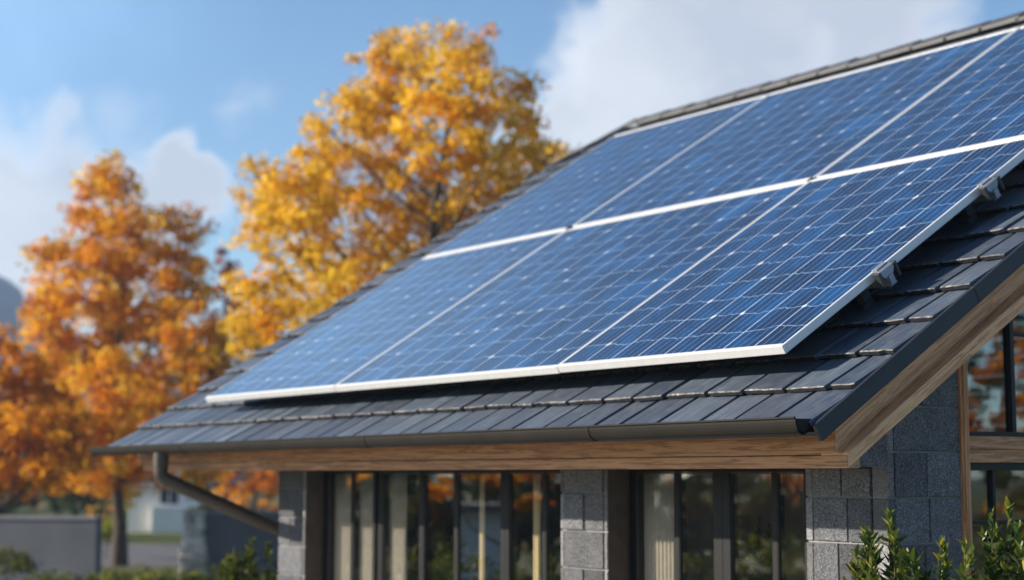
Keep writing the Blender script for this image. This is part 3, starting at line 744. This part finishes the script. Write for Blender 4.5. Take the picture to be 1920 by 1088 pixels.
def tree(name, label, cat, base, lobes, mats, weights, leaf=.2, per_m2=9, group=None, trunk_r=.3, clump=.55, leaves=46, bark='bark', bias=None, top=None, nbr=3, ):
    e = thing(name, label, cat, base, group)
    base = Vector(base); cs = [Vector(c) for c, r in lobes]
    cen = sum(cs, Vector())/len(cs); topz = max(c.z for c in cs)
    if top is None: top = Vector((cen.x, cen.y, topz))
    tr = MB(); n = 7; pts = []
    for i in range(n+1):
        u = i/n; p = base.lerp(top, u); p += Vector((random.uniform(-1, 1), random.uniform(-1, 1), 0))*.02*(top.z-base.z)*(0 < u)
        pts.append(p)
    tr.tube(pts, [trunk_r*(1.25 if i == 0 else 1)*(1-.86*i/n) for i in range(n+1)], 9)
    for c, r in lobes:
        c = Vector(c); d = (c-base); hz = math.hypot(c.x-top.x, c.y-top.y)
        z0 = max(base.z + .28*(top.z-base.z), c.z - .8*hz - .5*r); u = min(.95, (z0-base.z)/(top.z-base.z)); s = base.lerp(top, u)
        mid = s.lerp(c, .5) + Vector((random.uniform(-.2, .2), random.uniform(-.2, .2), -.12*hz))
        r0 = trunk_r*(1-.86*u)*.34
        tr.tube([s, mid, c], [r0, r0*.6, r0*.2], 6)
        for _ in range(nbr):
            q = c + Vector(rand_dirs(1)[0])*r*.75; tr.tube([mid.lerp(c, random.uniform(.2, .9)), (c+q)/2 + Vector((0, 0, .05*r)), q], [r0*.3, r0*.2, r0*.07], 5, cap=False)
    tr.build('trunk', M[bark], e)
    P, N, K = crown_points(lobes, per_m2, clump, leaves)
    u = ((K*7919) % 1009)/1009.0
    if bias is not None: u = np.clip(u*.62 + bias(P)*.38 + rng.normal(0, .05, len(P)), 0, .999)
    else: u = np.clip(u + rng.normal(0, .06, len(P)), 0, .999)
    cw = np.cumsum(weights)/sum(weights); mi = np.searchsorted(cw, u, side='right'); mi = np.clip(mi, 0, len(mats)-1)
    leaf_mesh('crown', P, N, leaf*rng.uniform(.6, 1.25, len(P)), [M[m] for m in mats], mi, e)
    return e
def lobes_px(lst, D, spread=.55, extra=0):
    out = []
    for x, y, r in lst:
        rr = r*D/F; d = D + random.uniform(-1, 1)*spread*rr*2.2
        out.append((tuple(at(x, y, d)), rr))
    return out
def ground_at(x, D): p = at(x, 889, D); return Vector((p.x, p.y, GZ))

# big golden tree behind the roof
DC = 42
L1 = [(870,95,52),(800,95,58),(735,100,45),(700,150,62),(775,165,85),(860,160,80),(905,80,28),(660,215,55),(730,245,95),(840,250,100),(965,185,48),(990,165,25),(935,260,70),(985,245,40),(610,235,30),(600,300,55),(645,330,85),(760,350,110),(890,360,105),(985,320,80),(1030,290,45),(1050,325,40),(520,335,45),(475,320,26),(560,370,75),(500,400,50),(470,375,30),(565,450,85),(660,460,110),(790,460,115),(900,450,100),(480,450,40),
      (510,530,55),(450,545,38),(600,560,95),(700,570,110),(480,600,55),(545,620,75),(450,625,38),(480,660,45),(620,660,90),(740,660,110),(860,560,110)]
lb = lobes_px(L1, DC, 1.0)
c0 = at(760, 330, DC)
def bias1(P):  # rustier to the right and below: partly leaf colour, partly painted shade
    d = (P - np.array(c0)); s = d @ np.array(RT); z = d[:, 2]
    return np.clip(.44 + s*.085 - z*.03 + .22*np.sin(s*1.7+z*1.3), 0, 1)
tree('maple_tree', 'tall golden yellow maple tree rising behind the roof edge', 'tree', ground_at(815, DC), lb, ['leaf_yellow', 'leaf_gold', 'leaf_orange', 'leaf_rust'], [.68, .17, .10, .05], .155, 34, 'autumn trees behind the house', .30, .46, 40, bias=bias1, top=at(830, 130, DC))
# orange tree on the left
DL = 53.5
L2 = [(205,325,38),(165,335,25),(235,345,30),(195,390,62),(140,410,25),(262,415,38),(335,415,38),(370,430,25),(230,455,75),(330,470,55),(130,490,60),(85,480,30),(180,540,85),(270,555,95),(350,540,60),(95,560,45),(85,600,50),(160,640,95),(270,650,110),(370,640,70),(405,690,55),(115,700,70),(210,750,105),(320,750,105),(390,770,70),(100,790,60),(180,850,80),(280,840,85),(360,850,65),(120,880,45),(225,905,40)]
tree('maple_tree', 'orange leaved maple tree on a dark trunk left of the eave', 'tree', ground_at(228, DL), lobes_px(L2, DL, 1.0), ['leaf_yellow', 'leaf_gold', 'leaf_orange', 'leaf_rust'], [.28, .38, .28, .06], .19, 29, 'autumn trees behind the house', .24, .58, 40, top=at(222, 500, DL))
DE = 47
L3 = [(-10,640,42),(15,690,55),(60,690,40),(35,755,70),(100,760,50),(-30,800,90),(60,830,85),(130,810,50),(140,860,45),(95,890,50),(20,900,70),(-90,720,80),(-120,850,90),(0,850,80)]
tree('maple_tree', 'orange and yellow tree cut off by the left picture edge', 'tree', ground_at(-40, DE), lobes_px(L3, DE, .9), ['leaf_gold', 'leaf_orange', 'leaf_rust'], [.44, .42, .14], .22, 20, 'autumn trees behind the house', .3, .55, 38, top=at(-20, 700, DE))
DMR = 72
L4 = [(430,490,28),(405,530,34),(440,545,40),(420,590,45),(450,620,50),(400,650,55),(440,700,70),(420,780,80)]
tree('maroon_tree', 'small dark maroon tree seen between the orange and golden trees', 'tree', ground_at(425, DMR), lobes_px(L4, DMR, .8), ['leaf_maroon', 'leaf_rust'], [.75, .25], .25, 9, None, .2, .55, 34)
DU = 66
tree('orange_tree', 'low orange tree seen under the eave beside the stone corner pillar', 'tree', ground_at(470, DU), lobes_px([(440,905,40),(490,900,45),(465,935,28),(520,915,45),(550,890,50),(505,880,50),(410,880,45)], DU, .8), ['leaf_orange', 'leaf_rust', 'leaf_gold'], [.45, .4, .15], .24, 7, None, .2, .5, 36)
# green garden trees and shrubs in the distance
def bush(name, label, cat, px, lst, D, mats, weights, leaf=.2, dens=8, trunk=.08, group=None):
    return tree(name, label, cat, ground_at(px, D), lobes_px(lst, D, .7), mats, weights, leaf, dens, group, trunk, .42, 34)
bush('green_tree', 'bushy green tree behind the left garden wall', 'tree', 120, [(100,905,38),(150,900,45),(60,915,40),(185,925,35),(130,940,40),(20,930,45),(-40,920,50)], 76, ['leaf_green', 'leaf_dark'], [.6, .4], .26, 14)
bush('green_tree', 'green tree rising right of the white house, under the eave', 'tree', 385, [(385,900,36),(410,920,36),(372,940,30),(400,960,34),(380,880,40),(410,870,40)], 74, ['leaf_green', 'leaf_olive'], [.65, .35], .26, 14)
bush('pale_shrub', 'dry pale olive shrub left of the white house', 'shrub', 205, [(195,900,34),(225,890,34),(175,935,32),(205,945,34),(235,930,24)], 70, ['leaf_olive', 'leaf_gold'], [.9, .1], .24, 9)
bush('yellow_shrub', 'small lime yellow shrub beside the dark trunk', 'shrub', 203, [(200,985,14),(207,995,14),(196,1005,12)], 58, ['leaf_lime'], [1], .16, 14, .03)
bush('round_shrub', 'round dark green shrub before the left garden wall', 'shrub', 15, [(0,1045,26),(30,1040,24),(-25,1055,28),(45,1055,16),(10,1070,26)], 38, ['leaf_green', 'leaf_olive'], [.6, .4], .12, 22, .05)
# far wood
fl = []
for k in range(46):
    px = -900 + 3900*k/45 + random.uniform(-30, 30); D_ = random.uniform(110, 150)
    for q in range(3): fl.append((tuple(at(px+random.uniform(-40, 40), 889-random.uniform(-20, 45), D_)), random.uniform(2.0, 3.4)))
P, N, K = crown_points(fl, 2.4, 1.2, 22)
mi = np.searchsorted([.45, .75, .92, 1.01], ((K*7919) % 1009)/1009.0)
tag(leaf_mesh('woodland', P, N, .62*rng.uniform(.6, 1.2, len(P)), [M['leaf_dark'], M['leaf_olive'], M['leaf_orange'], M['leaf_rust']], mi, None), 'far off wood of dark green and rusty trees along the horizon', 'wood', kind='stuff')

# hedge along the garden front
hd = []
for k in range(34):
    px = 70 + 500*k/33; hd.append((tuple(at(px, 1094+random.uniform(-7, 8), 31+random.uniform(-.4, .4))), .26+random.uniform(-.04, .06)))
P, N, K = crown_points(hd, 190, .15, 16)
e = thing('hedge', 'low clipped olive hedge along the bottom, left of the house', 'hedge', ground_at(320, 31))
mi = np.searchsorted([.6, .9, 1.01], ((K*7919) % 1009)/1009.0)
leaf_mesh('foliage', P, N, .075*rng.uniform(.6, 1.2, len(P)), [M['leaf_olive'], M['leaf_green'], M['leaf_lime']], mi, e)
st = MB()
for k in range(34): 
    p = ground_at(70+500*k/33, 31); st.tube([p, p+Vector((0, 0, .9))], [.02, .012], 5)
st.build('stem', M['stem'], e)

# garden walls and white house
def wall_between(x0, D0, x1, D1, ztop_, name, label, th=.3):
    p0, p1 = ground_at(x0, D0), ground_at(x1, D1); d = (p1-p0).normalized(); nrm = Vector((-d.y, d.x, 0))*th/2
    e = thing(name, label, 'wall', p0); mb = MB()
    mb.hexa([p0-nrm, p1-nrm, p1+nrm, p0+nrm] + [Vector((q.x, q.y, ztop_-.10)) for q in (p0-nrm, p1-nrm, p1+nrm, p0+nrm)]); mb.build('wall_body', M['garden_wall'], e, .02)
    n2 = nrm*1.25; mb = MB(); mb.hexa([Vector((q.x, q.y, ztop_-.0995)) for q in (p0-n2, p1-n2, p1+n2, p0+n2)] + [Vector((q.x, q.y, ztop_)) for q in (p0-n2, p1-n2, p1+n2, p0+n2)]); mb.build('coping', M['garden_cap'], e, .02)
wall_between(-320, 44, 190, 42, 2.6-(966-889)*43/F, 'garden_wall', 'long grey garden wall at the left edge behind the round shrub')
wall_between(383, 45, 760, 47, 2.6-(958-889)*45/F, 'garden_wall', 'grey garden wall ending at the pale stone gate pillar')
e = thing('gate_pillar', 'rough pale stone pillar at the end of the grey garden wall', 'pillar', ground_at(366, 44.5)); mb = MB()
c = ground_at(366, 44.5); z = GZ; kk = 0
while z < 1.66:
    hh = random.uniform(.16, .26); wtop = .30 - .06*random.random() + (.06 if z < .5 else 0)
    ox, oy = random.uniform(-.04, .04), random.uniform(-.03, .03)
    for sx in (-1, 1):
        sp = random.uniform(-.1, .1)
        x0, x1 = ((-wtop, sp-.005) if sx < 0 else (sp+.005, wtop))
        pts = [c + RT*(x0+ox) + FH*(-wtop), c + RT*(x1+ox) + FH*(-wtop), c + RT*(x1+ox) + FH*wtop, c + RT*(x0+ox) + FH*wtop]
        mb.hexa([Vector((p.x, p.y, z+.005)) for p in pts] + [Vector((p.x, p.y, z+hh-.005)) for p in pts])
    z += hh; kk += 1
mb.build('stones', M['field_stone'], e, .025)
DH = 84; e = thing('white_house', 'small white rendered house with grey roof beyond the garden', 'house', ground_at(300, DH))
h0 = ground_at(300, DH)
def hp(s, d, z): return h0 + RT*s + FH*d + Vector((0, 0, z))
def hbox(mb, s0, s1, d0, d1, z0, z1): mb.hexa([hp(s0,d0,z0), hp(s1,d0,z0), hp(s1,d1,z0), hp(s0,d1,z0), hp(s0,d0,z1), hp(s1,d0,z1), hp(s1,d1,z1), hp(s0,d1,z1)])
mb = MB(); hbox(mb, -1.55, 3.2, 0, 6, 0, 2.3); hbox(mb, -.2, 3.4, -.9, -.02, 0, 1.35); mb.build('wall', M['white_wall'], e, .02)
mb = MB(); mb.hexa([hp(-1.9,-.5,2.3), hp(3.6,-.5,2.3), hp(3.6,6.5,2.3), hp(-1.9,6.5,2.3), hp(-1.0,2.8,3.9), hp(2.7,2.8,3.9), hp(2.7,3.2,3.9), hp(-1.0,3.2,3.9)]); mb.build('roof', M['roof_grey'], e)
for s0, s1 in ((.05, .45), (.55, .95)):
    w_ = MB(); hbox(w_, s0, s1, -.05, -.01, 1.45, 2.25); w_.build('window', M['far_glass'], e)

# ------------------------------------------------------------------ leafy shrubs
def shrub(name, label, base, stems, ht, spread, mats, weights, leaf=.085, per=70, group=None, flat_=.86, seed=1, cat='shrub', pot=None, low=.42):
    r = np.random.default_rng(seed); e = thing(name, label, cat, base, group); base = np.array(base, float)
    st = MB(); P = []; N = []; Dd = []; S = []; Kc = []
    for k in range(stems):
        ang = r.uniform(0, 2*math.pi); rad = spread*r.uniform(.1, 1)**.6; hgt = ht*(1 - (1-flat_)*r.uniform(0, 1)**1.4)*(1-.06*rad/spread)
        foot = base + np.array([math.cos(ang), math.sin(ang), 0])*rad*.35; tip = base + np.array([math.cos(ang)*rad, math.sin(ang)*rad, hgt]); n = 7
        pts = [foot*(1-u)+tip*u + np.array([math.cos(ang), math.sin(ang), 0])*rad*.18*math.sin(math.pi*u) for u in np.linspace(0, 1, n)]
        st.tube([Vector(p) for p in pts], [.011*(1-.75*i/(n-1)) for i in range(n)], 5, cap=False)
        sides = [(pts, per, hgt)]
        for q in range(4):
            u = r.uniform(.35, .85); i = int(u*(n-1)); p0 = np.array(pts[i]); a2 = r.uniform(0, 2*math.pi); L = ht*r.uniform(.08, .18)
            br = [p0, p0+np.array([math.cos(a2)*L*.35, math.sin(a2)*L*.35, L*.5]), p0+np.array([math.cos(a2)*L*.5, math.sin(a2)*L*.5, L])]
            st.tube([Vector(p) for p in br], [.006, .004, .002], 4, cap=False); sides.append((br, int(per*.32), L))
        for pl, cnt, _ in sides:
            pl = np.array(pl); m = len(pl)-1
            for i in range(cnt):
                u = 1 - low*r.uniform(0, 1)**1.15; f = u*m; i0 = min(int(f), m-1); p = pl[i0]*(1-(f-i0)) + pl[i0+1]*(f-i0)
                ax = pl[i0+1]-pl[i0]; ax /= np.linalg.norm(ax)+1e-9
                a3 = i*2.4 + r.uniform(-.3, .3); out = np.array([math.cos(a3), math.sin(a3), 0]); out -= ax*(out@ax); out /= np.linalg.norm(out)+1e-9
                el = r.uniform(.5, .95) if u < .95 else r.uniform(.9, 1.3)
                d = out*math.cos(el) + ax*math.sin(el); sz = leaf*r.uniform(.65, 1.15)*(.75 if u > .95 else 1)
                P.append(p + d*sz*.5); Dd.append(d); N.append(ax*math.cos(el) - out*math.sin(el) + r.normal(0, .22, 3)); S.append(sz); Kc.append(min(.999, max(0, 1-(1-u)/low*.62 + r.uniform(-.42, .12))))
    st.build('stem', M['stem'], e)
    cw = np.cumsum(weights)/sum(weights); mi = np.clip(np.searchsorted(cw, np.array(Kc), side='right'), 0, len(mats)-1)
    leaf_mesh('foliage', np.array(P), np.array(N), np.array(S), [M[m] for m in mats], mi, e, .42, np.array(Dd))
    if pot:
        m = MB(); b = Vector(base); m.tube([b+Vector((0, 0, -pot)), b+Vector((0, 0, -.05)), b], [.13, .17, .185], 18); m.build('pot', mat_plain('clay_pot', (.30, .13, .07), .8, 0, .2, 8, .1), e)
    return e
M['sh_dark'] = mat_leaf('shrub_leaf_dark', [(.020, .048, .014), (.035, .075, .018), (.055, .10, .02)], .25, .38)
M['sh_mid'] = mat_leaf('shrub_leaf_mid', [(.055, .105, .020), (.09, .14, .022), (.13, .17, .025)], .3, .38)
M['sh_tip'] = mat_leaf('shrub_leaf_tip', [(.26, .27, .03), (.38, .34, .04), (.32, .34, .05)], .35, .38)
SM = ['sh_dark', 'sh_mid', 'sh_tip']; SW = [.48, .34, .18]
def sh_at(px, D, top): p = ground_at(px, D); return p, 2.6 - (top-889)*D/F - GZ
for px, D_, top, spread, stems, lab, sd in ((1655, 9.3, 948, .25, 17, 'leafy green shrub with yellow tips under the stone gable wall, leftmost there', 11),
                             (1788, 9.0, 972, .13, 9, 'narrow leafy green shrub just before the oak window post', 12),
                             (1912, 9.2, 922, .22, 17, 'dark green shrub before the lower gable window at the right picture edge', 13)):
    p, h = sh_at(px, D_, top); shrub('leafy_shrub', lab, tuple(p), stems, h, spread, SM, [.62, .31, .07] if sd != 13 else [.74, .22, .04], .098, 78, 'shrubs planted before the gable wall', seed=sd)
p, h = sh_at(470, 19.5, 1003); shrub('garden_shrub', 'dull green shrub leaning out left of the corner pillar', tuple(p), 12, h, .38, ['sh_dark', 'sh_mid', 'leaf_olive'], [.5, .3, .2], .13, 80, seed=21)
# pot plants standing inside the windows
for px, top, sp_, lab, sd in ((640, 1010, .16, 'dark potted plant behind the curtained corner window', 31), (765, 1015, .17, 'bright green potted plant in the single pane window beside the drawn curtain', 32), (826, 978, .15, 'tall yellow green potted plant in the middle of the long glazed bay', 33),
                          (880, 1020, .12, 'small loose potted plant right of the tall yellow green one', 34), (1432, 955, .14, 'tall slim potted plant in the last front window before the stone wall', 35)):
    yy = 1.45; xx = xat(px, yy); dep = (Vector((xx, yy, 2.6))-CAM).dot(FH); zt_ = 2.6-(top-889)*dep/F
    shrub('potted_plant', lab, (xx, yy, .55), 9, zt_-.55, sp_, ['sh_dark', 'sh_mid', 'sh_tip'], [.40, .34, .26], .085, 70, 'plants standing inside the front windows', seed=sd, cat='plant', pot=.44)

# trees standing out of the picture, seen mirrored in the window panes
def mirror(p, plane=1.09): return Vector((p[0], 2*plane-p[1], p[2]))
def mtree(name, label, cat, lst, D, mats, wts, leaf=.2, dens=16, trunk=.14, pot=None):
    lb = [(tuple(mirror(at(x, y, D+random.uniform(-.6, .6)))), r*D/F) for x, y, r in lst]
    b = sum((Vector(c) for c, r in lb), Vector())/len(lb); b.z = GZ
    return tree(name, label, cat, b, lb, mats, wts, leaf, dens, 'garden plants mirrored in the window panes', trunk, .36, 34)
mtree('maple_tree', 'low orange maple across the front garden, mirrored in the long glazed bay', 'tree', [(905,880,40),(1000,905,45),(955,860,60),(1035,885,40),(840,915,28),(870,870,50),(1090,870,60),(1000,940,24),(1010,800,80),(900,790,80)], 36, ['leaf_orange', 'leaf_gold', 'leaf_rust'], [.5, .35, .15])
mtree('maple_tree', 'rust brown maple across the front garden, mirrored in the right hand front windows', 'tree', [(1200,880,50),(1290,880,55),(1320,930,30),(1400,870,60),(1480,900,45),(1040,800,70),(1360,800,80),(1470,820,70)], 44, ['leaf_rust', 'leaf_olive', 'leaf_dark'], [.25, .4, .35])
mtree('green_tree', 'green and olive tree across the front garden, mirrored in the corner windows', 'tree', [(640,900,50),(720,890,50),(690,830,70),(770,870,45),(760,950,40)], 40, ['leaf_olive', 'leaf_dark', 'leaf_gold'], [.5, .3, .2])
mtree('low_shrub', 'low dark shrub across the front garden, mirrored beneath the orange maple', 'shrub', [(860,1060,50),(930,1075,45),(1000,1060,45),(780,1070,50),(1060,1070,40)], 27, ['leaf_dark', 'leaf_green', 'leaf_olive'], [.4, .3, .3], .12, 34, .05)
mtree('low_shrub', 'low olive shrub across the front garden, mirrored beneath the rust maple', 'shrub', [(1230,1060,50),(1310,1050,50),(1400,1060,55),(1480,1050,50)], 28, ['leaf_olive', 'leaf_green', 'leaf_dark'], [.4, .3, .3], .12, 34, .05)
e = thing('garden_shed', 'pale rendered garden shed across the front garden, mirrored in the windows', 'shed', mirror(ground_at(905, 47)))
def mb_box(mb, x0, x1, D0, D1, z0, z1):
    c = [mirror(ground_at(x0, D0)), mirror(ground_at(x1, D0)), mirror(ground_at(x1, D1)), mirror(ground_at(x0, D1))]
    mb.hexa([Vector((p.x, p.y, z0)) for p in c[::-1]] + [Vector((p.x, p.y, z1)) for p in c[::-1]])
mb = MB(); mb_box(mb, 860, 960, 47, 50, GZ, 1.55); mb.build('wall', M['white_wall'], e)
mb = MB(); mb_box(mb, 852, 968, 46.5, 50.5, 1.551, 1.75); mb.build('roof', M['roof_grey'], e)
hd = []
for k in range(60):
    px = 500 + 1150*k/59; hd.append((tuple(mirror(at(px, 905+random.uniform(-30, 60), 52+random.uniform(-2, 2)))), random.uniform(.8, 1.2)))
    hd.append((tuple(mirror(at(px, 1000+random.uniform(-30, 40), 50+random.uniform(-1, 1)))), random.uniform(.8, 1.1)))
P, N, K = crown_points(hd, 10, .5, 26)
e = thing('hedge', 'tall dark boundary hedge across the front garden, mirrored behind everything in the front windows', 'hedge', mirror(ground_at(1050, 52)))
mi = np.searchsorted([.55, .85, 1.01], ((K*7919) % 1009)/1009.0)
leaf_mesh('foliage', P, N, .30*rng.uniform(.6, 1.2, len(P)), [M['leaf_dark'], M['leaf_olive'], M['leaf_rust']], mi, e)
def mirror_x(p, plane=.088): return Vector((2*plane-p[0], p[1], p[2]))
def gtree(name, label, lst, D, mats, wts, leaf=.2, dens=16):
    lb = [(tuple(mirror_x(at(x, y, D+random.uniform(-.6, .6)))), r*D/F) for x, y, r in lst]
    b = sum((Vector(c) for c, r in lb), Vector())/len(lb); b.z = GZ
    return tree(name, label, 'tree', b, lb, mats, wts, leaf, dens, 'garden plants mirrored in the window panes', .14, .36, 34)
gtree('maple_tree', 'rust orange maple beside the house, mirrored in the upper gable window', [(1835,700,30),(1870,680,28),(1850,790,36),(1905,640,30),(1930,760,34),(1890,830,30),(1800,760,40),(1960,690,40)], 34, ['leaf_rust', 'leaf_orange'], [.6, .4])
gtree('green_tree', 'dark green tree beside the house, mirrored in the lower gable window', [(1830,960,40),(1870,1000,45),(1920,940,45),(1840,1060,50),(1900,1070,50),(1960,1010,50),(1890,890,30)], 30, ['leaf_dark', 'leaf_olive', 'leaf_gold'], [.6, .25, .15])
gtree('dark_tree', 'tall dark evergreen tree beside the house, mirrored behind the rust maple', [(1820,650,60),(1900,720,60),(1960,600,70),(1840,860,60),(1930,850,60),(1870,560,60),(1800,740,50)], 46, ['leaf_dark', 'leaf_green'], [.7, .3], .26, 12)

for o in scene.objects:
    if '_w' in o: del o['_w']
